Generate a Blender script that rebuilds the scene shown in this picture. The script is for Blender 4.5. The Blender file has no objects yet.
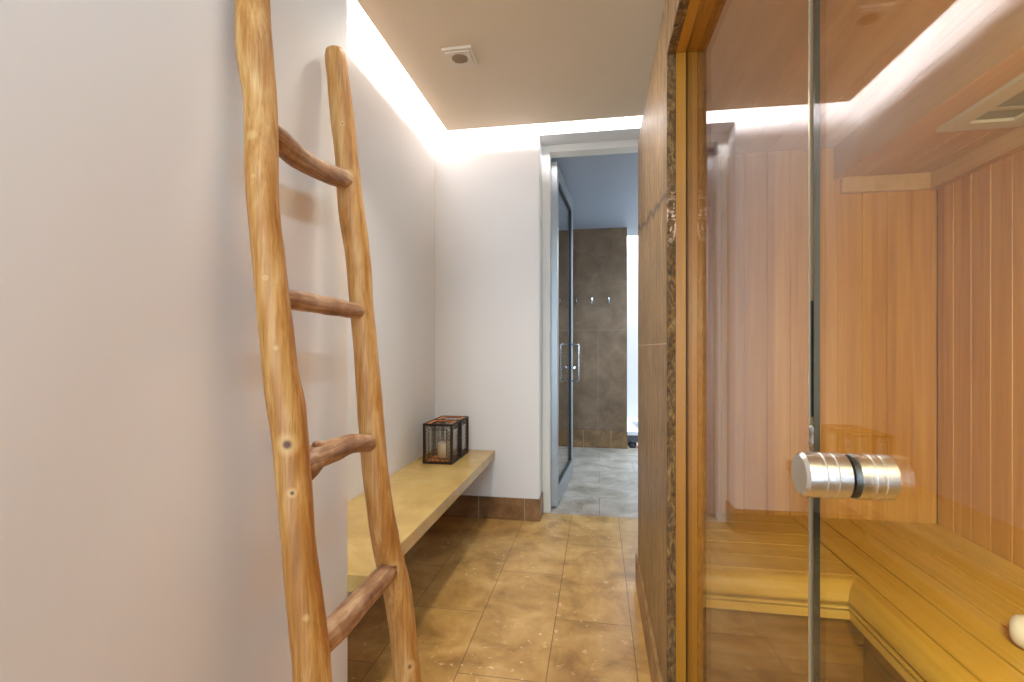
import bpy, bmesh, math, random
from mathutils import Vector, Matrix, noise as mnoise
C = bpy.context.scene.collection
scn = bpy.context.scene
random.seed(7)

# ------------------------------------------------------------------ camera, world, lights, exposure
cam = bpy.data.cameras.new('camera'); camo = bpy.data.objects.new('camera', cam); C.objects.link(camo)
cam.sensor_width = 36.0; cam.lens = 36.0*495/1024; cam.shift_y = 7/1024; cam.clip_start = .01
camo.location = (0, 0, 1.1); camo.rotation_euler = (math.radians(90), 0, math.atan(86/495))
scn.camera = camo

w = bpy.data.worlds.new('world'); scn.world = w; w.use_nodes = True
w.node_tree.nodes['Background'].inputs[0].default_value = (.8, .87, 1, 1)
w.node_tree.nodes['Background'].inputs[1].default_value = .05

scn.view_settings.view_transform = 'Standard'; scn.view_settings.look = 'None'
scn.view_settings.gamma = 1; scn.view_settings.use_curve_mapping = False
scn.view_settings.exposure = 0.6
scn.cycles.use_denoising = True
scn.cycles.max_bounces = 12; scn.cycles.transparent_max_bounces = 24; scn.cycles.diffuse_bounces = 6
scn.cycles.sample_clamp_indirect = 6

def lamp(name, loc, aim, power, col, sx, sy=None, spread=180):
    l = bpy.data.lights.new(name, 'AREA'); l.energy = power; l.color = col
    l.shape = 'RECTANGLE'; l.size = sx; l.size_y = sy or sx; l.spread = math.radians(spread)
    o = bpy.data.objects.new(name, l); C.objects.link(o); o.location = loc
    o.rotation_euler = Vector(aim).to_track_quat('-Z', 'Y').to_euler()
    return o
def tube_lamp(name, a, b, r, power, col, aim):
    a = Vector(a); b = Vector(b)
    l = bpy.data.lights.new(name, 'AREA'); l.energy = power; l.color = col
    l.shape = 'RECTANGLE'; l.size = (b-a).length; l.size_y = r
    o = bpy.data.objects.new(name, l); C.objects.link(o); o.location = (a+b)/2
    z = -Vector(aim).normalized(); x = (b-a).normalized(); y = z.cross(x)
    o.rotation_euler = Matrix((x, y, z)).transposed().to_euler()
    return o
WARM = (1, .95, .84); NEUT = (.95, .93, 1)
# cove light strips lying on the ceiling slab's edge, and one on the sauna box
tube_lamp('cove_strip', (-.885, 1.36, 2.527), (-.885, 3.0, 2.527), .03, 11, NEUT, (-1, 0, -.35))
tube_lamp('cove_strip', (-.90, 2.95, 2.530), (1.4, 2.95, 2.530), .03, 11, NEUT, (0, 1, -.35))
tube_lamp('cove_strip', (.24, -1.0, 2.36), (.24, 1.2, 2.36), .08, 6.5, (.62, .82, 1), (-1, 0, -.6))
# downlights over the corridor, above and behind the camera
lamp('downlight', (-.42, 1.6, 2.46), (.10, .12, -1), 7.5, WARM, .18, None, 110)
lamp('downlight', (-.1, -1.2, 2.46), (-.1, .4, -1), 16, (.64, .82, 1), .8)
# added cool fill behind the camera, lifts and cools the near wall
lamp('rear_fill_light', (-.22, -2.15, 1.15), (-.08, 1, 0), 43, (.58, .78, 1), .8, 1.9)
# sauna lamp at the near end of the sauna
lamp('sauna_light', (.31, .12, 1.32), (.66, .56, -.36), 17, (1, .88, .52), .2, .2, 125)
# daylight of the bathroom: window on its right and skylight over the tub
lamp('window_daylight', (1.55, 4.7, 1.5), (-1, 0, -.5), 18, (.62, .80, 1), 1.1, 1.5)
lamp('bathroom_floor_fill', (.75, 4.7, 2.38), (-.1, .05, -1), 24, (.50, .74, 1), .6, 1.2, 120)  # added fill below the closed ceiling, turns the bathroom floor bluer
lamp('skylight', (.6, 6.45, 3.1), (0, 0, -1), 60, (.82, .92, 1), 1.6, .8)

# ------------------------------------------------------------------ helpers
def lin(c):
    return tuple((x/12.92 if x <= .04045 else ((x+.055)/1.055)**2.4) for x in [v/255 for v in c]) + (1,)
class N:
    def __init__(s, name):
        s.m = bpy.data.materials.new(name); s.m.use_nodes = True; s.t = s.m.node_tree
        s.b = s.t.nodes['Principled BSDF']; s.out = s.t.nodes['Material Output']
        s.co = s.n('ShaderNodeTexCoord').outputs['Object']
    def n(s, k, **p):
        x = s.t.nodes.new(k)
        for a, v in p.items(): setattr(x, a, v)
        return x
    def l(s, a, b): s.t.links.new(a, b)
    def set(s, **p):
        for k, v in p.items(): s.b.inputs[k.replace('_', ' ')].default_value = v
        return s
    def map(s, sc, co=None, loc=(0, 0, 0), rot=(0, 0, 0)):
        m = s.n('ShaderNodeMapping'); s.l(co or s.co, m.inputs[0])
        m.inputs['Scale'].default_value = sc; m.inputs['Location'].default_value = loc; m.inputs['Rotation'].default_value = rot
        return m.outputs[0]
    def noise(s, vec, scale=1, detail=4, rough=.55, dist=0):
        x = s.n('ShaderNodeTexNoise'); s.l(vec, x.inputs['Vector'])
        x.inputs['Scale'].default_value = scale; x.inputs['Detail'].default_value = detail
        x.inputs['Roughness'].default_value = rough; x.inputs['Distortion'].default_value = dist
        return x.outputs['Fac']
    def ramp(s, f, stops):
        r = s.n('ShaderNodeValToRGB'); s.l(f, r.inputs[0]); e = r.color_ramp.elements
        while len(e) < len(stops): e.new(.5)
        for el, (p, c) in zip(e, stops): el.position = p; el.color = c if len(c) == 4 else lin(c)
        return r.outputs[0]
    def mix(s, f, a, b, mode='MIX'):
        x = s.n('ShaderNodeMix', data_type='RGBA', blend_type=mode)
        for sock, v in ((x.inputs[0], f), (x.inputs[6], a), (x.inputs[7], b)):
            if isinstance(v, (int, float)): sock.default_value = v
            elif isinstance(v, tuple): sock.default_value = v if len(v) == 4 else lin(v)
            else: s.l(v, sock)
        return x.outputs[2]
    def math(s, op, a, b=0.0, c=None):
        x = s.n('ShaderNodeMath', operation=op)
        for i, v in enumerate((a, b) if c is None else (a, b, c)):
            if isinstance(v, (int, float)): x.inputs[i].default_value = v
            else: s.l(v, x.inputs[i])
        return x.outputs[0]
    def xyz(s, co=None):
        x = s.n('ShaderNodeSeparateXYZ'); s.l(co or s.co, x.inputs[0]); return x.outputs
    def comb(s, x, y, z):
        c = s.n('ShaderNodeCombineXYZ')
        for i, v in enumerate((x, y, z)):
            if isinstance(v, (int, float)): c.inputs[i].default_value = v
            else: s.l(v, c.inputs[i])
        return c.outputs[0]
    def color(s, c): s.l(c, s.b.inputs['Base Color']); return s
    def bump(s, f, strength=.3, dist=.002):
        b = s.n('ShaderNodeBump'); b.inputs['Strength'].default_value = strength; b.inputs['Distance'].default_value = dist
        s.l(f, b.inputs['Height']); s.l(b.outputs[0], s.b.inputs['Normal']); return s

def flat(name, c, rough=.5, **p):
    k = N(name); k.set(Base_Color=lin(c), Roughness=rough, **p)
    return k.m
def paint(name, c, rough=.6):
    k = N(name); k.set(Roughness=rough)
    f = k.noise(k.map((1.3, 1.3, 1.3)), 1, 3)
    k.color(k.mix(f, tuple(max(0, v-3) for v in c), tuple(min(255, v+3) for v in c)))
    k.bump(k.noise(k.map((90, 90, 90)), 1, 2), .05, .001)
    return k.m
AX = {'x': 0, 'y': 1, 'z': 2}
def wood(name, dark, mid, light, axis, grain=70, board=None, across='x', rough=.45, var=.5, bump=.1, off=0):
    """straight-grained wood along `axis`; board = width of the boards laid across `across`, each with its own tone"""
    k = N(name); sc = [grain]*3; sc[AX[axis]] = grain*.035
    co = k.co
    if board:
        v = k.xyz()
        b = k.math('FLOOR', k.math('DIVIDE', k.math('ADD', v[AX[across]], 10*board+off), board))
        wn = k.n('ShaderNodeTexWhiteNoise', noise_dimensions='1D'); k.l(b, wn.inputs['W'])
        sh = k.n('ShaderNodeVectorMath', operation='ADD'); k.l(k.co, sh.inputs[0])
        k.l(k.comb(*[k.math('MULTIPLY', wn.outputs['Value'], 7.0)]*3), sh.inputs[1]); co = sh.outputs[0]
    f = k.noise(k.map(tuple(sc), co), 1, 5, .6, .4)
    sc2 = [7.0]*3; sc2[AX[axis]] = .5
    g = k.noise(k.map(tuple(sc2), co), 1, 3, .5, .8)
    t = k.math('ADD', k.math('MULTIPLY', f, .55), k.math('MULTIPLY', g, .55))
    c = k.ramp(t, [(.33, dark), (.52, mid), (.72, light)])
    if board:
        c = k.mix(k.math('MULTIPLY', wn.outputs['Value'], var), c, k.mix(1.0, c, (205, 185, 160), 'MULTIPLY'))
    k.color(c); k.set(Roughness=rough); k.bump(f, bump, .001)
    return k.m

def glass(name, tint=(1, 1, 1, 1), ior=1.62):
    """clear thin pane: straight see-through plus a mirror weighted by the Fresnel law"""
    k = N(name); k.t.nodes.remove(k.b)
    tr = k.n('ShaderNodeBsdfTransparent'); tr.inputs[0].default_value = tint
    gl = k.n('ShaderNodeBsdfGlossy'); gl.inputs['Roughness'].default_value = 0.0
    fr = k.n('ShaderNodeFresnel'); geo = k.n('ShaderNodeNewGeometry')
    io = k.math('ADD', ior, k.math('MULTIPLY', geo.outputs['Backfacing'], 1/ior-ior))
    k.l(io, fr.inputs['IOR'])
    mx = k.n('ShaderNodeMixShader'); k.l(fr.outputs[0], mx.inputs[0]); k.l(tr.outputs[0], mx.inputs[1]); k.l(gl.outputs[0], mx.inputs[2])
    k.l(mx.outputs[0], k.out.inputs[0])
    return k.m

class MB:
    """collects shapes in world coordinates; build() links them as one mesh object relative to its parent's place"""
    def __init__(s): s.bm = bmesh.new()
    def box(s, x0, x1, y0, y1, z0, z1, bev=0, mat=0):
        r = bmesh.ops.create_cube(s.bm, size=1)
        for v in r['verts']:
            v.co = Vector((x0+(v.co.x+.5)*(x1-x0), y0+(v.co.y+.5)*(y1-y0), z0+(v.co.z+.5)*(z1-z0)))
        fs = {f for v in r['verts'] for f in v.link_faces}
        for f in fs: f.material_index = mat
        if bev:
            es = list({e for v in r['verts'] for e in v.link_edges})
            bmesh.ops.bevel(s.bm, geom=es, offset=bev, segments=2, affect='EDGES', profile=.7)
        return s
    def prism(s, pts, axis, a0, a1, mat=0, smooth=False):
        """pts: 2D outline in the two other axes (cyclic order x,y,z); a0/a1 number or function of the point"""
        def put(p, a):
            if axis == 'x': return (a, p[0], p[1])
            if axis == 'y': return (p[0], a, p[1])
            return (p[0], p[1], a)
        f = lambda a, p: a(p) if callable(a) else a
        A = [s.bm.verts.new(put(p, f(a0, p))) for p in pts]; B = [s.bm.verts.new(put(p, f(a1, p))) for p in pts]
        n = len(pts); fs = [s.bm.faces.new(A), s.bm.faces.new(B[::-1])]
        for i in range(n):
            q = s.bm.faces.new((A[i], B[i], B[(i+1) % n], A[(i+1) % n])); q.smooth = smooth; fs.append(q)
        for q in fs: q.material_index = mat
        bmesh.ops.recalc_face_normals(s.bm, faces=fs)
        return s
    def tube(s, pts, rad, seg=14, rough=0, seed=0, cap=True):
        P = [Vector(p) for p in pts]; n = len(P); rings = []
        for i, p in enumerate(P):
            d = (P[min(i+1, n-1)]-P[max(i-1, 0)]).normalized()
            u = d.cross(Vector((.31, .85, .42)) if abs(d.y) < .85 else Vector((1, 0, .1))).normalized(); v = d.cross(u)
            r = rad[i] if isinstance(rad, (list, tuple)) else rad
            ring = []
            for k in range(seg):
                a = 2*math.pi*k/seg; q = p+u*math.cos(a)*r+v*math.sin(a)*r
                if rough:
                    nn = mnoise.noise(Vector((q.x*14+seed, q.y*14, q.z*5)))+.5*mnoise.noise(Vector((q.x*45, q.y*45+seed, q.z*18)))
                    q = p+(q-p)*(1+rough*nn)
                ring.append(s.bm.verts.new(q))
            rings.append(ring)
        fs = []
        for a, b in zip(rings, rings[1:]):
            for k in range(seg):
                f = s.bm.faces.new((a[k], a[(k+1) % seg], b[(k+1) % seg], b[k])); f.smooth = True; fs.append(f)
        if cap: fs.append(s.bm.faces.new(rings[0][::-1])); fs.append(s.bm.faces.new(rings[-1]))
        bmesh.ops.recalc_face_normals(s.bm, faces=fs)
        return s
    def lathe(s, prof, c, axis='z', seg=40, smooth=True):
        """prof: (radius, along) pairs"""
        c = Vector(c); rings = []
        for r, a in prof:
            ring = []
            for k in range(seg):
                t = 2*math.pi*k/seg; u, v = r*math.cos(t), r*math.sin(t)
                ring.append(s.bm.verts.new(c+Vector({'z': (u, v, a), 'x': (a, u, v), 'y': (u, a, v)}[axis])))
            rings.append(ring)
        fs = []
        for a, b in zip(rings, rings[1:]):
            for k in range(seg):
                f = s.bm.faces.new((a[k], a[(k+1) % seg], b[(k+1) % seg], b[k])); f.smooth = smooth; fs.append(f)
        if prof[0][0] > 1e-5: fs.append(s.bm.faces.new(rings[0][::-1]))
        if prof[-1][0] > 1e-5: fs.append(s.bm.faces.new(rings[-1]))
        bmesh.ops.remove_doubles(s.bm, verts=[v for r in rings for v in r], dist=1e-6)
        bmesh.ops.recalc_face_normals(s.bm, faces=[f for f in fs if f.is_valid])
        return s
    def build(s, name, mat, parent=None, sharp=None):
        off = Vector(parent.get('_o', (0, 0, 0))) if parent else Vector((0, 0, 0))
        if off.length: bmesh.ops.translate(s.bm, verts=s.bm.verts, vec=-off)
        me = bpy.data.meshes.new(name); s.bm.to_mesh(me); s.bm.free()
        for m in (mat if isinstance(mat, (list, tuple)) else [mat]): me.materials.append(m)
        if sharp: me.set_sharp_from_angle(angle=math.radians(sharp))
        o = bpy.data.objects.new(name, me); C.objects.link(o)
        if parent: o.parent = parent; o['_o'] = parent.get('_o', (0, 0, 0))
        return o
def tag(o, label=None, cat=None, group=None, kind=None):
    for k, v in (('label', label), ('category', cat), ('group', group), ('kind', kind)):
        if v: o[k] = v
    return o
roots = []
def empty(name, loc, label=None, cat=None, group=None, kind=None):
    o = bpy.data.objects.new(name, None); C.objects.link(o); o.location = loc; o['_o'] = tuple(loc); roots.append(o)
    o.empty_display_size = .05
    return tag(o, label, cat, group, kind)
def struct(name, mb, mat): return tag(mb.build(name, mat), kind='structure')
def copy_tree(o, shift, parent=None):
    c = o.copy(); C.objects.link(c)
    if parent: c.parent = parent
    else: c.location = Vector(o.location)+Vector(shift)
    for ch in list(o.children): copy_tree(ch, shift, c)
    return c

# ------------------------------------------------------------------ materials
M = {}
M['wall'] = paint('white_plaster', (230, 228, 225))
M['ceil'] = paint('taupe_ceiling_paint', (216, 194, 162))
M['white'] = paint('white_trim_paint', (226, 222, 212), .45)
M['bathceil'] = paint('grey_ceiling_paint', (160, 166, 176))
def travertine(name, grout=True, cols=((104, 72, 40), (158, 122, 80), (186, 152, 108)), rough=.38, width=.78, row=.30, ox=-2.79, oy=.47, frame='floor', gc=(92, 68, 46), fleck=.6):
    k = N(name); v = k.xyz()
    uv = {'floor': (v[1], v[0]), 'xy': (v[0], v[1]), 'xz': (v[0], v[2]), 'yz': (v[1], v[2])}[frame]
    uv = k.comb(k.math('ADD', uv[0], ox), k.math('ADD', uv[1], oy), 0.0)
    br = k.n('ShaderNodeTexBrick'); k.l(uv, br.inputs['Vector'])
    br.inputs['Scale'].default_value = 1; br.inputs['Brick Width'].default_value = width; br.inputs['Row Height'].default_value = row
    br.inputs['Mortar Size'].default_value = .0018; br.inputs['Mortar Smooth'].default_value = .1
    br.inputs['Color1'].default_value = (0, 0, 0, 1); br.inputs['Color2'].default_value = (1, 1, 1, 1); br.inputs['Mortar'].default_value = (.5, .5, .5, 1)
    a = k.noise(k.map((5, 5, 5)), 1, 6, .62, .5); b = k.noise(k.map((26, 26, 26)), 1, 5, .7, .6)
    t = k.math('ADD', k.math('MULTIPLY', a, .92), k.math('MULTIPLY', b, .14))
    c = k.ramp(t, [(.36, cols[0]), (.55, cols[1]), (.74, cols[2])])
    c = k.mix(k.math('MULTIPLY', k.math('SUBTRACT', br.outputs['Color'], .0), .30), c, k.mix(1.0, c, (196, 186, 176), 'MULTIPLY'))
    fl = k.ramp(k.noise(k.map((34, 34, 34), loc=(3, 1, 2)), 1, 3, .6, .3), [(.63, (0, 0, 0, 1)), (.68, (1, 1, 1, 1))])
    fl = k.math('MULTIPLY', fl, k.ramp(k.noise(k.map((2.2, 2.2, 2.2), loc=(4, 4, 4)), 1, 2), [(.40, (.15, .15, .15, 1)), (.62, (1, 1, 1, 1))]))
    c = k.mix(k.math('MULTIPLY', fl, fleck), c, (232, 210, 172))
    if grout: c = k.mix(k.math('MULTIPLY', br.outputs['Fac'], .8), c, gc)
    k.color(c); k.l(k.ramp(b, [(.3, (rough-.0,)*3+(1,)), (.7, (rough+.05,)*3+(1,))]), k.b.inputs['Roughness'])
    k.bump(k.math('SUBTRACT', k.math('MULTIPLY', a, .3), k.math('MULTIPLY', br.outputs['Fac'], 1.2)), .10, .002)
    return k.m
M['floor'] = travertine('travertine_floor_tile', cols=((148, 108, 54), (188, 146, 82), (210, 172, 112)), rough=.3)
M['bathfloor'] = travertine('daylit_travertine_tile', cols=((136, 120, 102), (168, 154, 138), (190, 178, 164)), rough=.3, width=.62, row=.40, ox=.3, oy=-3.29, frame='xy')  # same stone as the corridor floor, cool daylight put into its colour
M['skirt'] = travertine('travertine_skirting', cols=((92, 62, 30), (134, 96, 54), (160, 122, 78)), width=.30, row=.5, ox=.91, oy=.2, frame='xz', gc=(196, 170, 130), fleck=.3)
M['skirt_y'] = travertine('travertine_skirting_side', cols=((112, 80, 44), (150, 114, 70), (176, 140, 96)), width=.6, row=.5, ox=.1, oy=.2, frame='yz')
M['bathwall'] = travertine('brown_limestone_wall', cols=((102, 76, 50), (122, 94, 66), (138, 110, 82)), width=3.0, row=1.3, ox=1.5, oy=0, frame='xz', rough=.45, gc=(150, 134, 114), fleck=.12)
def bench_stone():
    k = N('cream_limestone'); a = k.noise(k.map((3.2, 3.2, 3.2)), 1, 6, .6, .7); b = k.noise(k.map((60, 60, 60)), 1, 3)
    c = k.ramp(a, [(.3, (170, 134, 64)), (.52, (192, 158, 84)), (.72, (204, 176, 112))])
    k.color(k.mix(k.math('MULTIPLY', b, .18), c, (232, 216, 176))); k.set(Roughness=.22)
    return k.m
M['bench'] = bench_stone()
def wall_stone():
    k = N('vein_cut_brown_travertine'); v = k.xyz()
    a = k.noise(k.map((38, 38, 2.2)), 1, 8, .75, 1.0); b = k.noise(k.map((120, 120, 12)), 1, 4, .65)
    t = k.math('ADD', k.math('MULTIPLY', a, .62), k.math('MULTIPLY', b, .5))
    c = k.ramp(t, [(.41, (74, 52, 28)), (.51, (118, 90, 54)), (.58, (146, 116, 74)), (.69, (182, 152, 106))])
    pits = k.ramp(k.noise(k.map((70, 70, 22)), 1, 3), [(.62, (0, 0, 0, 1)), (.67, (1, 1, 1, 1))])
    c = k.mix(k.math('MULTIPLY', pits, .75), c, (52, 34, 18))
    # slab joint at z = 1.11 and a dark slanting vein
    j = k.math('LESS_THAN', k.math('ABSOLUTE', k.math('SUBTRACT', v[2], 1.112)), .0018)
    c = k.mix(k.math('MULTIPLY', j, .7), c, (206, 180, 140))
    line = k.math('ADD', k.math('MULTIPLY', v[1], .137), 1.322)
    wob = k.math('MULTIPLY', k.math('SUBTRACT', k.noise(k.map((9, 9, 9)), 1, 4), .5), .12)
    e = k.math('ABSOLUTE', k.math('SUBTRACT', v[2], k.math('ADD', line, wob)))
    vein = k.ramp(e, [(.004, (1, 1, 1, 1)), (.014, (0, 0, 0, 1))])
    c = k.mix(k.math('MULTIPLY', vein, .85), c, (60, 44, 40))
    k.color(c); k.set(Roughness=.42); k.b.inputs['Specular IOR Level'].default_value = .3; k.bump(t, .25, .003)
    return k.m
M['stone'] = wall_stone()
def rough_stone():
    k = N('split_stone_edge'); v = k.xyz()
    a = k.noise(k.map((50, 50, 26)), 1, 5, .65, 1.6); b = k.noise(k.map((14, 14, 8)), 1, 3)
    c = k.ramp(a, [(.34, (64, 46, 18)), (.48, (112, 84, 40)), (.60, (146, 116, 64)), (.74, (192, 166, 118))])
    c = k.mix(b, c, k.mix(1.0, c, (200, 172, 130), 'MULTIPLY'))
    # pale calcite pocket about 1.45 to 1.5 m up
    d = k.math('ABSOLUTE', k.math('SUBTRACT', v[2], 1.46))
    pk = k.math('MULTIPLY', k.ramp(d, [(.03, (1, 1, 1, 1)), (.09, (0, 0, 0, 1))]), k.ramp(k.noise(k.map((60, 60, 34), loc=(5, 2, 8)), 1, 4, .6, 1), [(.5, (0, 0, 0, 1)), (.58, (1, 1, 1, 1))]))
    k.color(k.mix(pk, c, (226, 200, 172))); k.set(Roughness=.7); k.bump(a, .6, .006)
    return k.m
M['rough'] = rough_stone()
M['frame_v'] = wood('golden_frame_wood_upright', (136, 86, 10), (166, 112, 18), (182, 130, 34), 'z', 60, rough=.4)
M['frame_h'] = wood('golden_frame_wood_lengthwise', (136, 86, 10), (166, 112, 18), (182, 130, 34), 'y', 60, rough=.4)
M['sw_x'] = wood('sauna_wall_boards_rear', (164, 112, 44), (188, 136, 62), (204, 156, 82), 'z', 55, .092, 'x', .5, .45)
M['sw_y'] = wood('sauna_wall_boards_side', (164, 112, 44), (188, 136, 62), (204, 156, 82), 'z', 55, .092, 'y', .5, .55)
M['sc'] = wood('sauna_ceiling_boards', (176, 140, 94), (188, 152, 104), (198, 164, 116), 'y', 55, .092, 'x', .6, .15)
M['sb_x'] = wood('sauna_bench_wood_across', (172, 136, 48), (196, 160, 68), (212, 180, 94), 'x', 45, .115, 'y', .38, .4, off=-.0)
M['sb_y'] = wood('sauna_bench_wood_lengthwise', (172, 136, 48), (196, 160, 68), (212, 180, 94), 'y', 45, .108, 'x', .38, .4)
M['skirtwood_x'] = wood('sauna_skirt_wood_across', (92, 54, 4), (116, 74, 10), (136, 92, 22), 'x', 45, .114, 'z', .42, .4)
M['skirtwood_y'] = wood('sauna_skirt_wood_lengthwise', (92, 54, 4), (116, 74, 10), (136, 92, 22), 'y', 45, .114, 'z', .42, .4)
def branch(name, cols, knots, spots=()):
    k = N(name); up = name.endswith('upright')
    f = k.noise(k.map((62, 62, 3.2) if up else (62, 3.6, 62)), 1, 6, .68, .35)
    fine = k.noise(k.map((190, 190, 9) if up else (190, 9, 190)), 1, 4, .6, .3)
    g = k.noise(k.map((9, 9, 3.4)), 1, 4, .6, .8)
    t = k.math('ADD', k.math('ADD', k.math('MULTIPLY', f, .5), k.math('MULTIPLY', g, .4)), k.math('MULTIPLY', fine, .22))
    c = k.ramp(t, [(.40, cols[0]), (.53, cols[1]), (.60, cols[2]), (.74, cols[3])])
    crack = k.ramp(k.noise(k.map((130, 130, 2.6) if up else (130, 2.6, 130), loc=(2, 5, 1)), 1, 2, .5, .2), [(.665, (0, 0, 0, 1)), (.70, (1, 1, 1, 1))])
    c = k.mix(k.math('MULTIPLY', crack, .4), c, (110, 68, 32))
    for (x, y, z, r) in spots:                  # knots: a dark eye in a pale ring
        sub = k.n('ShaderNodeVectorMath', operation='DISTANCE'); k.l(k.co, sub.inputs[0]); sub.inputs[1].default_value = (x, y, z)
        d = k.math('DIVIDE', sub.outputs['Value'], r)
        c = k.mix(k.ramp(d, [(.0, (1, 1, 1, 1)), (.62, (.5, .5, .5, 1)), (1.0, (0, 0, 0, 1))]), c, knots)
        c = k.mix(k.ramp(d, [(.20, (1, 1, 1, 1)), (.34, (.35, .35, .35, 1)), (.46, (0, 0, 0, 1))]), c, (96, 58, 26))
    k.color(c); k.set(Roughness=.5); k.bump(t, .5, .004)
    return k.m
KN = []
for px, py, pz, kr in ((-.57,.835,.92,.026),(-.56,.836,.83,.012),(-.642,.838,1.50,.014),(-.585,.824,1.10,.007),(-.606,.822,1.23,.007),(-.632,.828,1.42,.007),(-.60,.823,1.30,.006),(-.530,.834,.60,.010),(-.503,.834,.40,.013),(-.52,1.21,.53,.024),(-.489,1.243,.255,.022),(-.63,1.182,1.55,.016),(-.65,1.183,1.68,.008)):
    KN.append((px+.5, py-1.05, pz, kr))
M['rail'] = branch('peeled_branch_upright', ((146, 90, 34), (178, 122, 56), (196, 146, 80), (220, 182, 124)), (220, 178, 116), KN)
M['rung'] = branch('peeled_branch_cross', ((96, 60, 36), (150, 108, 72), (180, 140, 102), (214, 184, 148)), (150, 98, 60))
M['glass'] = glass('clear_glass', (.985, .99, .985, 1))
M['gedge'] = flat('glass_edge', (196, 180, 146), .2, Metallic=.5)
M['gedge2'] = flat('glass_edge_polished', (64, 64, 52), .15, Metallic=.4)
M['seal'] = flat('dark_seal', (30, 24, 18), .5)
M['seal2'] = flat('brown_gasket', (92, 52, 14), .5)
M['steel'] = flat('brushed_steel', (236, 233, 228), .27, Metallic=1.0)
M['chrome'] = flat('chrome', (196, 198, 200), .12, Metallic=1.0)
M['alu'] = flat('pale_anodised_metal', (158, 160, 160), .35, Metallic=.5)
M['alu_dark'] = flat('dark_rebate', (42, 40, 38), .5)
M['blackmetal'] = flat('black_iron', (36, 26, 22), .5, Metallic=.3)
M['pierced'] = flat('dark_bronze_sheet', (62, 40, 28), .45, Metallic=.4)
M['copper'] = flat('copper_coloured_metal', (214, 130, 60), .4, Metallic=.3)
def wax():
    k = N('cream_wax'); k.set(Base_Color=lin((232, 214, 182)), Roughness=.5); k.b.inputs['Subsurface Weight'].default_value = .2
    return k.m
M['wax'] = wax()
M['grille'] = flat('beige_grille', (150, 122, 92), .6)
M['vent'] = flat('cream_plastic', (214, 196, 172), .45)
M['panel'] = flat('grey_panel_trim', (190, 184, 166), .5)
M['panel_dark'] = flat('grey_green_louvre', (136, 136, 116), .5)
def cloth():
    k = N('white_terry_cloth'); k.set(Base_Color=lin((206, 198, 186)), Roughness=.9)
    k.bump(k.noise(k.map((420, 420, 420)), 1, 2), .6, .003); return k.m
M['towel'] = cloth()
M['ceramic'] = flat('white_ceramic', (236, 238, 240), .15)
M['basin'] = flat('grey_basin', (150, 154, 160), .3)
M['greystone'] = flat('dark_grey_stone', (92, 92, 94), .5)
M['rubber'] = flat('black_rubber', (20, 20, 22), .5)
M['pink'] = flat('pale_pink_foam', (224, 178, 168), .6)

# ------------------------------------------------------------------ the setting
XS, XW, XG = .185, .208, .235       # stone face, wooden frame's left edge, outer face of the glass
struct('floor', MB().box(-1.3, 1.75, -2.3, 3.29, -.08, 0), M['floor'])
struct('floor_bathroom', MB().box(-1.3, 1.75, 3.29, 7.0, -.08, 0), M['bathfloor'])
struct('wall_left', MB().box(-1.2, -1.06, 1.34, 3.13, 0, 2.70), M['wall'])
struct('wall_left_near', MB().box(-1.2, -.72, -2.2, 1.34, 0, 2.70), M['wall'])
struct('wall_rear', MB().box(-1.2, 1.6, -2.3, -2.2, 0, 2.70), M['wall'])
struct('wall_right', MB().box(1.46, 1.56, -2.2, 3.13, 0, 2.70), M['wall'])
struct('wall_back', MB().box(-1.2, -.37, 3.13, 3.42, 0, 2.70).box(-.37, .62, 3.13, 3.42, 2.452, 2.70).box(.62, 1.6, 3.13, 3.42, 0, 2.70), M['wall'])
struct('ceiling', MB().prism([(-.72, -2.2), (-.72, 1.34), (-.937, 1.34), (-.937, 3.007), (1.455, 3.007), (1.455, -2.2)], 'z', 2.47, 2.488), M['ceil'])
struct('ceiling_cove', MB().box(-1.06, 1.455, -2.2, 3.13, 2.66, 2.70), M['wall'])
# doorway lining inside the recess
struct('trim_doorway', MB().box(-.37, -.317, 3.295, 3.40, 0, 2.452, .002).box(.567, .62, 3.295, 3.40, 0, 2.452, .002).box(-.317, .567, 3.295, 3.40, 2.405, 2.452, .002), M['white'])
# travertine skirting
struct('baseboard_back', MB().box(-1.06, -.362, 3.118, 3.13, 0, .14, .002).box(-.37, -.360, 3.13, 3.295, 0, .14, .002), M['skirt'])
struct('baseboard_right', MB().box(.173, XS, 1.41, 2.39, 0, .14, .002), M['skirt_y'])

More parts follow.
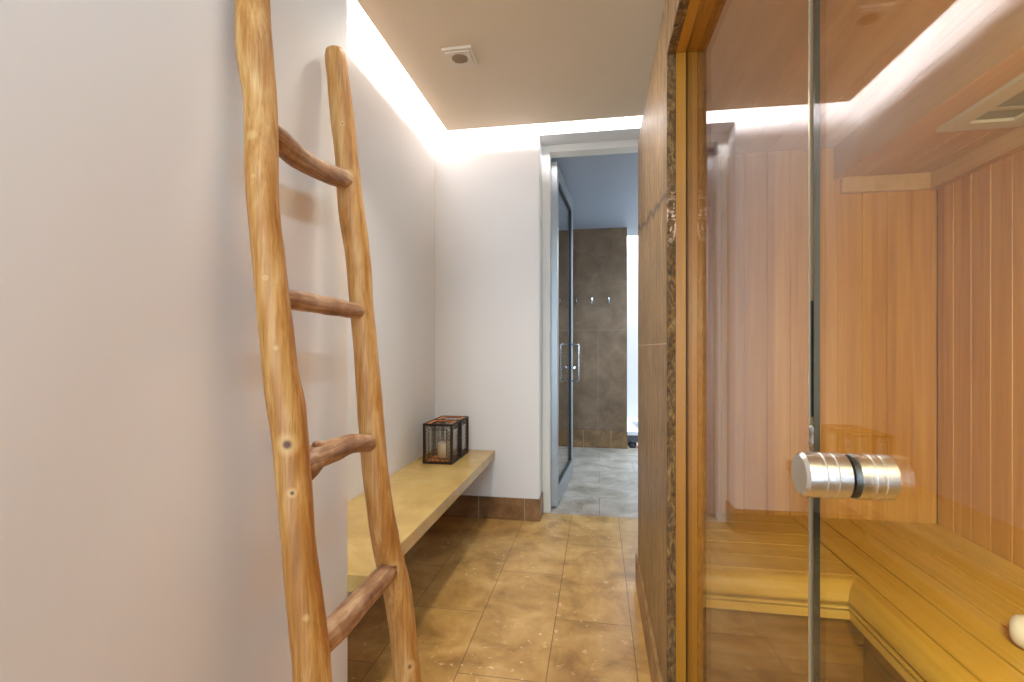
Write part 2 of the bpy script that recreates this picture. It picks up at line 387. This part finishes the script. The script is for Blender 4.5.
# stone cladding of the sauna box, with the broken edge beside the wooden frame
ws = MB()
ws.box(XS, .25, 1.462, 2.39, 0, 2.07).box(.25, 1.46, 2.33, 2.39, 0, 2.07)
ws.box(XS, XW, 1.405, 1.462, 0, 2.07).box(XS, XW, -.60, 1.405, 1.905, 2.07)
ws.box(XS, .30, -2.2, -.60, 0, 2.07)
st = struct('wall_sauna_stone', ws, M['stone'])
def ragged(a, b, axis):
    """thin strip with a split, scalloped surface; axis z: at the post, axis y: under the lintel"""
    m = bmesh.new(); n, k = 200, 5; rows = []
    for i in range(n+1):
        row = []
        for j in range(k+1):
            t = a+(b-a)*i/n; x = XS+(XW-XS)*j/k
            d = .007*mnoise.noise(Vector((x*60, t*22, 1.3)))+.004*mnoise.noise(Vector((x*150, t*70, 4)))
            if j in (0, k): d = 0
            row.append(m.verts.new((x, 1.402+d-.004, t) if axis == 'z' else (x, t, 1.902+d-.003)))
        rows.append(row)
    for p, q in zip(rows, rows[1:]):
        for j in range(k): m.faces.new((p[j], p[j+1], q[j+1], q[j])).smooth = True
    r = bmesh.ops.extrude_face_region(m, geom=m.faces[:])
    for v in [e for e in r['geom'] if isinstance(e, bmesh.types.BMVert)]:
        v.co += Vector((0, .006, 0)) if axis == 'z' else Vector((0, 0, .006))
    bmesh.ops.recalc_face_normals(m, faces=m.faces)
    o = MB(); o.bm.free(); o.bm = m; return o
tag(ragged(0, 1.9, 'z').build('split_edge', M['rough'], st), 'rough split edge')
tag(ragged(-.6, 1.40, 'y').build('split_edge', M['rough'], st), 'rough split edge')

# sauna lining
def boards(mb, axis, u0, u1, v0, v1, d0, d1, wd, ch=.004):
    """vertical/lengthwise boards: outline across, front at d0 (visible side), chamfered edges"""
    n = max(1, round((u1-u0)/wd)); wd = (u1-u0)/n; s = 1 if d1 > d0 else -1
    for i in range(n):
        a, b = u0+i*wd, u0+(i+1)*wd
        pts = [(a, d1), (a, d0+s*ch), (a+ch*.7, d0), (b-ch*.7, d0), (b, d0+s*ch), (b, d1)]
        if axis == 'zx': mb.prism(pts, 'z', v0, v1)                                  # spans x, faces -y
        if axis == 'zy': mb.prism([(q, p) for p, q in pts], 'z', v0, v1)              # spans y, faces x
        if axis == 'yx': mb.prism(pts, 'y', v0, v1)                                   # spans x, faces down
    return mb
struct('wall_sauna_back', boards(MB(), 'zx', .25, 1.342, 0, 1.99, 2.25, 2.33, .092), M['sw_x'])
struct('wall_sauna_right', boards(MB(), 'zy', -.95, 2.25, 0, 1.99, 1.342, 1.46, .092), M['sw_y'])
struct('wall_sauna_left', boards(MB(), 'zy', 1.49, 2.25, 0, 1.93, .285, .25, .092), M['sw_y'])
struct('wall_sauna_front', boards(MB(), 'zx', .30, 1.46, 0, 1.99, -.95, -1.05, .092), M['sw_x'])
struct('ceiling_sauna', boards(MB(), 'yx', .25, 1.342, -.95, 2.25, 1.93, 1.99, .092, .0012), M['sc'])
struct('ceiling_sauna_soffit', boards(MB(), 'yx', .985, 1.342, -.95, 2.25, 1.80, 1.93, .09), M['sc'])
struct('trim_soffit', MB().box(.962, .985, -.95, 2.25, 1.792, 1.93, .004).box(1.305, 1.342, -.95, 2.25, 1.735, 1.80, .008).box(.985, 1.305, 2.225, 2.25, 1.735, 1.80, .006), M['sc'])
struct('ceiling_sauna_cap', MB().box(XS+.02, 1.46, -2.2, 2.37, 2.07, 2.085), M['wall'])

# bathroom beyond the doorway
struct('wall_bathroom', MB().box(-1.0, .313, 5.55, 5.72, .0, 2.42), M['bathwall'])
struct('baseboard_bathroom', MB().box(-1.0, .316, 5.53, 5.55, 0, .19, .003), M['skirt'])
struct('wall_bathroom_left', MB().box(-1.1, -1.0, 3.42, 6.95, 0, 2.42), M['bathceil'])
struct('wall_bathroom_right', MB().box(1.6, 1.7, 3.13, 6.95, 0, 3.3), M['wall'])
struct('wall_bathroom_far', MB().box(-1.1, 1.7, 6.9, 7.0, 0, 3.3), M['wall'])
struct('ceiling_bathroom', MB().box(-1.1, 1.7, 3.42, 5.92, 2.42, 2.5).box(-1.1, 1.7, 5.92, 5.98, 2.42, 3.3).box(-1.1, 1.7, 5.98, 7.0, 3.25, 3.3), M['bathceil'])

# metal-framed glass door standing open into the bathroom
dr = empty('door_1', (-.297, 3.40, 0), kind='structure')
def doorpt(y): return -.297+.062*(y-3.40)/.93      # the leaf swings slightly right as it recedes
def slab(mb, y0, y1, z0, z1, t0=-.02, t1=.02, mat=0):
    return mb.prism([(doorpt(y0)+t0, y0), (doorpt(y0)+t1, y0), (doorpt(y1)+t1, y1), (doorpt(y1)+t0, y1)], 'z', z0, z1, mat)
fr = MB()
slab(fr, 3.40, 3.47, .012, 2.38); slab(fr, 4.27, 4.33, .012, 2.38); slab(fr, 3.47, 4.27, .012, .13); slab(fr, 3.47, 4.27, 2.28, 2.38)
fr.build('door_frame', M['alu'], dr)
g = MB(); slab(g, 3.47, 4.27, .13, 2.28, -.004, .004); g.build('glass_pane', M['glass'], dr)
g = MB(); slab(g, 3.472, 3.488, .13, 2.28, -.014, .014); slab(g, 4.25, 4.268, .13, 2.28, -.014, .014); slab(g, 3.49, 4.25, .13, .145, -.014, .014); slab(g, 3.49, 4.25, 2.265, 2.28, -.014, .014)
g.build('glazing_seal', M['alu_dark'], dr)
hx = doorpt(4.24)
g = MB(); g.tube([(hx+.02, 4.24, 1.13), (hx+.075, 4.24, 1.13), (hx+.08, 4.24, 1.12), (hx+.08, 4.24, .83), (hx+.075, 4.24, .82), (hx+.02, 4.24, .82)], .008, 12)
g.build('handle', M['chrome'], dr)
g = MB(); g.tube([(hx+.018, 4.29, .93), (hx+.05, 4.29, .93)], .012, 14).tube([(hx+.042, 4.29, .93), (hx+.042, 4.25, .93)], .006, 10); g.build('lock', M['chrome'], dr)
g = MB().box(-.318, -.312, 3.405, 3.418, 2.0, 2.1).box(-.318, -.312, 3.405, 3.418, .2, .3); g.build('hinge', M['chrome'], dr)

# coat hooks on the brown wall
hk = None
for i in range(3):
    x = (-.238, -.064, .119)[i]
    lab = ('leftmost small chrome coat hook on the brown stone bathroom wall, nearest the glass door',
           'middle one of the three small chrome coat hooks on the brown stone wall',
           'rightmost small chrome coat hook on the brown stone wall, nearest the bright gap')[i]
    if hk is None:
        hk = empty('coat_hook', (x, 5.55, 1.63), lab, 'coat hook', 'coat hooks on the bathroom wall'); hx0 = x
        MB().box(x-.009, x+.009, 5.542, 5.55, 1.595, 1.66, .003).build('back_plate', M['chrome'], hk)
        MB().tube([(x, 5.545, 1.61), (x, 5.52, 1.605), (x, 5.505, 1.612), (x, 5.50, 1.63)], .006, 10).build('peg', M['chrome'], hk)
    else:
        c = copy_tree(hk, (x-hx0, 0, 0)); c['label'] = lab

# tub surround behind the brown wall, and the slipper beside it
bt = empty('bathtub', (.9, 6.2, 0), 'low white bathtub surround glimpsed in the bright gap behind the brown stone wall', 'bathtub')
MB().box(.10, 1.6, 5.74, 5.80, 0, .115).build('apron', M['greystone'], bt)
tb = MB()
tb.prism([(.10, 5.73), (1.6, 5.73), (1.6, 5.85), (.46, 5.85), (.415, 6.55), (1.6, 6.55), (1.6, 6.9), (.10, 6.9)], 'z', .115, .155)
tb.build('rim', M['ceramic'], bt)
MB().prism([(.46, 5.85), (1.6, 5.85), (1.6, 6.55), (.415, 6.55)], 'z', .06, .118).build('basin', M['basin'], bt)
sl = empty('slipper', (.40, 5.62, 0), 'small black slipper with a pale pink side on the bathroom floor', 'slipper')
MB().lathe([(.001, 0), (.034, .0), (.04, .008), (.034, .018), (.001, .018)], (.375, 5.62, .0)).box(.345, .405, 5.60, 5.70, .0, .018, .004).build('sole', M['rubber'], sl)
MB().tube([(.335, 5.62, .02), (.345, 5.62, .05), (.375, 5.615, .062), (.405, 5.62, .05), (.415, 5.62, .02)], .014, 12).build('strap', M['rubber'], sl)
MB().lathe([(.001, 0), (.03, .0), (.036, .02), (.03, .045), (.001, .05)], (.425, 5.64, .0)).build('foam_side', M['pink'], sl)

# ------------------------------------------------------------------ rustic ladder
LAD = empty('rustic_ladder', (-.5, 1.05, 0), 'rustic ladder of peeled crooked branches leaning on the white wall', 'ladder')
L = [(-.490,.866,0.0,.036),(-.512,.866,.22,.0355),(-.536,.865,.463,.0343),(-.540,.867,.505,.0339),(-.551,.864,.615,.0334),(-.562,.862,.722,.0320),(-.576,.866,.848,.0327),(-.586,.866,.950,.0337),(-.591,.866,.985,.0345),(-.594,.863,1.011,.0340),(-.597,.856,1.054,.0310),(-.605,.854,1.134,.0305),(-.619,.852,1.268,.0296),(-.629,.850,1.364,.0286),(-.637,.855,1.442,.0298),(-.645,.865,1.52,.0300),(-.652,.871,1.586,.0310),(-.662,.868,1.683,.0343),(-.674,.879,1.793,.0320),(-.682,.884,1.90,.031),(-.686,.886,1.96,.028)]
R = [(-.488,1.272,0.0,.038),(-.508,1.274,.194,.0366),(-.514,1.276,.255,.0360),(-.530,1.267,.413,.0365),(-.542,1.241,.523,.0362),(-.548,1.226,.579,.0355),(-.561,1.208,.705,.0345),(-.574,1.205,.830,.0325),(-.588,1.210,.967,.0320),(-.602,1.214,1.105,.0310),(-.612,1.216,1.200,.0300),(-.626,1.222,1.333,.0315),(-.640,1.211,1.463,.0330),(-.653,1.211,1.596,.0295),(-.663,1.211,1.688,.0298),(-.677,1.209,1.821,.0284),(-.682,1.205,1.872,.0268),(-.684,1.204,1.884,.0225)]
def smooth_path(P, step=.02):
    out = []; n = len(P)
    for i in range(n-1):
        p0, p1, p2, p3 = [Vector(P[max(0, min(n-1, j))]) for j in (i-1, i, i+1, i+2)]
        m = max(1, int((p2-p1).length/step))
        for q in range(m):
            t = q/m
            out.append(.5*((2*p1)+(p2-p0)*t+(2*p0-5*p1+4*p2-p3)*t*t+(-p0+3*p1-3*p2+p3)*t**3))
    out.append(Vector(P[-1])); return out
Vector4 = lambda p: Vector(p)
for P, sd in ((L, 1.0), (R, 9.0)):
    q = smooth_path(P, .018)
    MB().tube([v[:3] for v in q], [v[3] for v in q], 22, .07, sd).build('rail', M['rail'], LAD)
G = [[(-.648,.880,1.536,.0225),(-.646,.918,1.528,.0236),(-.645,.981,1.515,.0239),(-.645,1.072,1.519,.0230),(-.647,1.165,1.532,.0235),(-.648,1.215,1.540,.0215)],
     [(-.612,.865,1.198,.0195),(-.612,.907,1.198,.0207),(-.612,1.016,1.197,.0208),(-.612,1.127,1.196,.0212),(-.612,1.205,1.195,.0205)],
     [(-.577,.885,.852,.025),(-.578,.915,.862,.0270),(-.578,.945,.873,.0275),(-.578,1.004,.873,.0250),(-.578,1.097,.872,.0232),(-.576,1.205,.852,.0225)],
     [(-.541,.885,.517,.0270),(-.541,.928,.516,.0280),(-.541,1.041,.513,.0285),(-.541,1.172,.516,.0264),(-.541,1.235,.519,.0245)]]
for i, P in enumerate(G):
    q = smooth_path(P, .012)
    m = MB().tube([v[:3] for v in q], [v[3] for v in q], 18, .10, 3.0*i)
    if i == 2: m.tube([(-.578, .975, .884), (-.577, .958, .889), (-.577, .942, .899), (-.577, .934, .903)], [.012, .015, .009, .003], 12, .1)
    m.build('rung', M['rung'], LAD)

# ------------------------------------------------------------------ stone bench and lanterns
o = tag(MB().box(-1.06, -.655, 1.34, 3.13, .388, .440, .003).build('stone_bench', M['bench']),
        'long cream limestone bench slab fixed along the white wall under the lanterns', 'bench')

def lantern(x, y, z, label):
    a = .082; hgt = .228
    r = empty('lantern', (x, y, z), label, 'lantern', 'lanterns on the stone bench')
    f = MB(); t = .005
    for sx in (-1, 1):
        for sy in (-1, 1): f.box(x+sx*a-t, x+sx*a+t, y+sy*a-t, y+sy*a+t, z, z+hgt)
    for zz in (z, z+hgt-.010):
        for sx in (-1, 1):
            f.box(x+sx*a-t, x+sx*a+t, y-a+t, y+a-t, zz, zz+.010)
            f.box(x-a+t, x+a-t, y+sx*a-t, y+sx*a+t, zz, zz+.010)
    f.build('frame', M['blackmetal'], r)
    # pierced borders: zigzag strips around the window of each side
    for side in range(4):
        p = MB(); bw = .023; i0, i1 = -a+t, a-t
        def add(u0, u1, w0, w1, tk=.0012):
            s = -1 if side in (0, 2) else 1
            if side in (0, 1): p.box(x+u0, x+u1, y+s*a-tk, y+s*a+tk, z+w0, z+w1)
            else: p.box(x+s*a-tk, x+s*a+tk, y+u0, y+u1, z+w0, z+w1)
        lo, hi = .010, hgt-.010
        for b in (0, bw):                      # outlines of the border
            add(i0+b, i0+b+.003, lo+b, hi-b); add(i1-b-.003, i1-b, lo+b, hi-b)
            add(i0+b, i1-b, lo+b, lo+b+.003); add(i0+b, i1-b, hi-b-.003, hi-b)
        def cross(uc, wc, h):
            for sg in (-1, 1):
                q = [(uc-h, wc-sg*h-.0013), (uc+h, wc+sg*h-.0013), (uc+h, wc+sg*h+.0013), (uc-h, wc-sg*h+.0013)]
                s = -1 if side in (0, 2) else 1
                if side in (0, 1): p.prism([(x+u, z+w_) for u, w_ in q], 'y', y+s*a-.0011, y+s*a+.0011)
                else: p.prism([(y+u, z+w_) for u, w_ in q], 'x', x+s*a-.0011, x+s*a+.0011)
        h = bw/2
        nz = 9
        for k in range(nz):
            w_ = lo+h+(hi-lo-2*h)*k/(nz-1)
            for uc in (i0+h, i1-h): cross(uc, w_, h)
        nu = 4
        for k in range(nu):
            uc = i0+bw+h+(i1-i0-2*bw-2*h)*k/(nu-1)
            for w_ in (lo+h, hi-h): cross(uc, w_, h)
        pp = p.build('pierced_panel', M['pierced'], r)
        g_ = MB()
        s = -1 if side in (0, 2) else 1
        if side in (0, 1): g_.box(x-a+t, x+a-t, y+s*(a-.004)-.0008, y+s*(a-.004)+.0008, z+.008, z+hgt-.012)
        else: g_.box(x+s*(a-.004)-.0008, x+s*(a-.004)+.0008, y-a+t+.001, y+a-t-.001, z+.008, z+hgt-.012)
        g_.build('glass_pane', M['glass'], pp)
    MB().box(x-a+t+.006, x+a-t-.006, y-a+t+.006, y+a-t-.006, z+.002, z+.014).build('base_tray', M['copper'], r)
    tp = MB()                                   # copper-toned inner rim of the open top
    for s in (-1, 1):
        tp.box(x-a+t, x+a-t, y+s*(a-.016)-.010, y+s*(a-.016)+.010, z+hgt-.006, z+hgt-.003)
        tp.box(x+s*(a-.016)-.010, x+s*(a-.016)+.010, y-a+.027, y+a-.027, z+hgt-.006, z+hgt-.003)
    tp.build('top_rim', M['copper'], r)
    return r
def candle(x, y, z, label):
    r = empty('candle_jar', (x, y, z), label, 'candle', 'candles in the lanterns')
    MB().lathe([(.001, 0), (.042, 0), (.044, .004), (.044, .125), (.0415, .125), (.0415, .006), (.001, .005)], (x, y, z), 'z', 28).build('jar', M['glass'], r)
    wx = MB().lathe([(.001, .0062), (.0405, .0062), (.0405, .092), (.036, .095), (.001, .093)], (x, y, z), 'z', 28).build('wax', M['wax'], r)
    MB().tube([(x, y, z+.092), (x+.001, y, z+.108)], .0012, 6).build('wick', M['rubber'], wx)
    return r
lantern(-.899, 2.785, .440, 'black pierced metal lantern with glass sides, the front one on the stone bench')
lantern(-.895, 2.957, .440, 'black pierced metal lantern standing behind the other, nearest the far end of the bench')
candle(-.885, 2.785, .4542, 'cream candle in a glass jar inside the front lantern')
candle(-.885, 2.957, .4542, 'cream candle in a glass jar inside the rear lantern')

# ------------------------------------------------------------------ ceiling vent
vt = empty('ceiling_vent', (-.635, 2.24, 2.47), 'small square cream ceiling vent with a round grille', 'vent')
MB().box(-.705, -.565, 2.17, 2.31, 2.456, 2.47, .003).box(-.692, -.578, 2.183, 2.297, 2.450, 2.457, .002).build('cover', M['vent'], vt)
gr = MB().lathe([(.001, 2.4485), (.036, 2.4485), (.038, 2.4505), (.038, 2.455)], (-.635, 2.235, 0), 'z', 32)
for k in range(-3, 4): gr.box(-.635-.03, -.635+.03, 2.235+k*.009-.001, 2.235+k*.009+.001, 2.4475, 2.449)
gr.build('round_grille', M['grille'], vt)

# ------------------------------------------------------------------ sauna frame, glass, door
sf = empty('sauna_surround', (.22, 1.41, 0), 'golden wooden post and header framing the sauna glass beside the stone wall', 'door surround')
MB().box(XW, XG-.0006, 1.40, 1.46, 0, 1.90, .001).build('post', M['frame_v'], sf)
MB().box(XW, XG-.0006, -.60, 1.46, 1.90, 1.965, .001).build('header', M['frame_h'], sf)
MB().box(.2425, .280, 1.402, 1.462, 0, 1.93, .0015).build('inner_post', M['frame_v'], sf)
MB().box(.2475, .280, -.55, 1.402, 1.898, 1.93, .0015).build('inner_header', M['frame_h'], sf)
MB().box(XG-.0006, XG+.0000, 1.40, 1.46, 0, 1.90).box(XG-.0006, XG+.0000, -.60, 1.40, 1.898, 1.925).build('gasket', M['seal2'], sf)
MB().box(XW, .25, -.60, 1.46, 1.965, 2.07).box(XG, .25, -.60, 1.46, 1.90, 1.965).build('fascia', M['frame_h'], sf)
gp = empty('glass_panel', (XG, 1.46, .02), 'fixed clear glass panel between the wooden post and the sauna door', 'glass panel')
def pane(root, y0, y1, z0, z1, x0=XG+.0003, x1=XG+.0065):
    MB().box(x0, x1, y0, y1, z0, z1).build('pane', M['glass'], root)
pane(gp, .634, 1.458, .003, 1.899)
MB().box(XG+.0003, XG+.0065, .6305, .634, .003, 1.899).build('edge', M['gedge'], gp)
MB().box(XG+.001, XG+.006, .6275, .6305, 1.02, 1.155).build('bumper', M['seal'], gp)
MB().lathe([(.001, -.012), (.0055, -.012), (.0055, -.005), (.004, -.003), (.004, .003), (.0055, .005), (.0055, .012), (.001, .012)], (XG+.0030, .6245, .998), 'z', 20).build('knob_glint', M['chrome'], gp)  # small chrome piece standing in for a reflection of the knob
gd = empty('glass_door', (XG, 1.46, .02), 'frameless clear glass sauna door carrying the round steel knob', 'door')
pane(gd, -.55, .618, .008, 1.895)
MB().box(XG+.0003, XG+.0065, .618, .620, .008, 1.895).build('edge', M['gedge2'], gd)
KY, KZ = .550, .971
prof = [(.001, 0), (.0195, 0), (.0227, .003), (.0227, .0150), (.0217, .016), (.0217, .018), (.0227, .019), (.0227, .0255), (.0217, .0265), (.0217, .0285), (.0227, .0295), (.0227, .0410), (.001, .0410)]
MB().lathe([(r, a+XG-.0419) for r, a in prof], (0, KY, KZ), 'x', 48).build('knob', M['steel'], gd, 35)
MB().lathe([(.0215, XG-.0009), (.0215, XG+.0002)], (0, KY, KZ), 'x', 40).build('knob_washer', M['seal'], gd)
MB().lathe([(r, XG+.0075+(.0410-a)*.85) for r, a in prof], (0, KY, KZ), 'x', 48).build('inner_knob', M['steel'], gd, 35)
MB().lathe([(.0215, XG+.0066), (.0215, XG+.0075)], (0, KY, KZ), 'x', 40).build('knob_washer', M['seal'], gd)
for r_ in (gp, gd): r_.rotation_euler.z = math.radians(.6)

# ------------------------------------------------------------------ sauna benches
ZB = .395
def nose(r0):      # (distance in front of the last plank, height)
    p = [(0, ZB-.022), (0, ZB)]
    for i in range(0, 9):
        t = math.radians(90-i*11.25); p.append((.018+.037*math.cos(t), ZB-.055+.055*math.sin(t)))
    p += [(.050, ZB-.064), (.0, ZB-.064)]
    return p
def strips(): return [[(0, ZB-.079), (0, ZB-.071), (.054, ZB-.071), (.054, ZB-.079)], [(0, ZB-.112), (0, ZB-.086), (.050, ZB-.086), (.050, ZB-.112)]]
far = side = empty('sauna_bench', (.81, 1.70, 0), 'honey-coloured L-shaped slatted wooden sauna bench with a rounded front edge', 'bench')
m = MB()
for k in range(5): m.box(.286, .793, 1.690+k*.112+.0034, 1.690+(k+1)*.112-.0034, ZB-.022, ZB, .0007)
m.build('seat', M['sb_x'], far)
m = MB(); m.prism([(1.690-a, b) for a, b in nose(0)], 'x', .286, lambda p: .795-(1.690-p[0]), smooth=True)
m.build('rounded_front', M['sb_x'], far, 30)
m = MB()
for q in strips(): m.prism([(1.690-a, b) for a, b in q], 'x', .286, lambda p: .795-(1.690-p[0]))
m.build('front_strips', M['sb_x'], far)
m = MB()
for k in range(3): m.prism([(1.704, .285-.114*k-.103), (1.700, .285-.114*k-.101), (1.700, .285-.114*k-.003), (1.704, .285-.114*k), (1.72, .285-.114*k), (1.72, .285-.114*k-.103)], 'x', .286, .812)
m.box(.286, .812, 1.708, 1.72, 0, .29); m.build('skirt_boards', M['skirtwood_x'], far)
m = MB()
for k in range(5): m.box(.797+k*.109+.0034, .797+(k+1)*.109-.0034, -.945, 2.248, ZB-.022, ZB, .002)
m.build('seat', M['sb_y'], side)
m = MB(); m.prism([(.795-a, b) for a, b in nose(0)], 'y', -.945, lambda p: 1.690-(.795-p[0]), smooth=True)
m.build('rounded_front', M['sb_y'], side, 30)
m = MB()
for q in strips(): m.prism([(.795-a, b) for a, b in q], 'y', -.945, lambda p: 1.690-(.795-p[0]))
m.build('front_strips', M['sb_y'], side)
m = MB()
for k in range(3): m.prism([(.816, .285-.114*k-.103), (.812, .285-.114*k-.101), (.812, .285-.114*k-.004), (.816, .285-.114*k), (.83, .285-.114*k), (.83, .285-.114*k-.103)], 'y', -.945, 1.70)
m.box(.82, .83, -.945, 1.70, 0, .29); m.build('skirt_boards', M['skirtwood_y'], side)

# rolled towel
tw = []
for i in range(0, 91):
    a = i/90*2*math.pi*2.75; r = .010+.0333*i/90
    tw.append((r*math.cos(a), r*math.sin(a)))
outer = [(x*1.0, y) for x, y in tw]
inner = [(x*(1-.0075/max(.008, math.hypot(x, y))), y*(1-.0075/max(.008, math.hypot(x, y)))) for x, y in tw]
m = MB(); cx_, cy_, cz_ = .962, 1.36, ZB+.0442
pts = outer+inner[::-1]
bm = m.bm; A = []
secs = ((0, .45), (.004, .66), (.012, .84), (.024, .95), (.042, 1), (.26, 1), (.275, .95), (.28, .8))
for sx, sc in secs:
    A.append(([bm.verts.new((cx_+sx, cy_+p[0]*sc, cz_+p[1]*sc)) for p in outer], [bm.verts.new((cx_+sx, cy_+p[0]*sc, cz_+p[1]*sc)) for p in inner]))
for (o1, i1), (o2, i2) in zip(A, A[1:]):
    for k in range(90):
        bm.faces.new((o1[k], o1[k+1], o2[k+1], o2[k])).smooth = True
        bm.faces.new((i1[k+1], i1[k], i2[k], i2[k+1])).smooth = True
    for k in (0, 90): bm.faces.new((o1[k], o2[k], i2[k], i1[k]))
for (oo, ii) in (A[0], A[-1]):
    for k in range(90): bm.faces.new((oo[k], ii[k], ii[k+1], oo[k+1]))
bmesh.ops.recalc_face_normals(bm, faces=bm.faces[:])
rot = Matrix.Translation((cx_, cy_, cz_)) @ Matrix.Rotation(math.radians(-36), 4, 'Z') @ Matrix.Translation((-cx_, -cy_, -cz_))
bmesh.ops.transform(bm, matrix=rot, verts=bm.verts[:])
tag(m.build('rolled_towel', M['towel']), 'white rolled towel lying on the sauna bench planks at the right', 'towel')

# grey louvred panel in the sauna soffit
vp = empty('ceiling_panel', (1.19, 1.2, 1.80), 'grey louvred panel set in the wooden sauna ceiling', 'vent')
m = MB(); X0, X1, Y0, Y1 = 1.065, 1.295, .75, 1.79; b = .055
m.box(X0, X1, Y0, Y0+b, 1.788, 1.80, .002).box(X0, X1, Y1-b, Y1, 1.788, 1.80, .002).box(X0, X0+b, Y0+b, Y1-b, 1.788, 1.80, .002).box(X1-b, X1, Y0+b, Y1-b, 1.788, 1.80, .002)
m.build('panel_frame', M['panel'], vp)
m = MB().box(X0+b, X1-b, Y0+b, Y1-b, 1.797, 1.80); m.build('backing', M['panel_dark'], vp)
m = MB()
for k in range(7):
    y = Y0+b+.06+k*.13
    m.prism([(y, 1.792), (y+.03, 1.797), (y+.03, 1.799), (y, 1.794)], 'x', X0+b, X1-b)
m.build('louvre', M['panel'], vp)

for o in list(scn.objects):
    if '_o' in o: del o['_o']
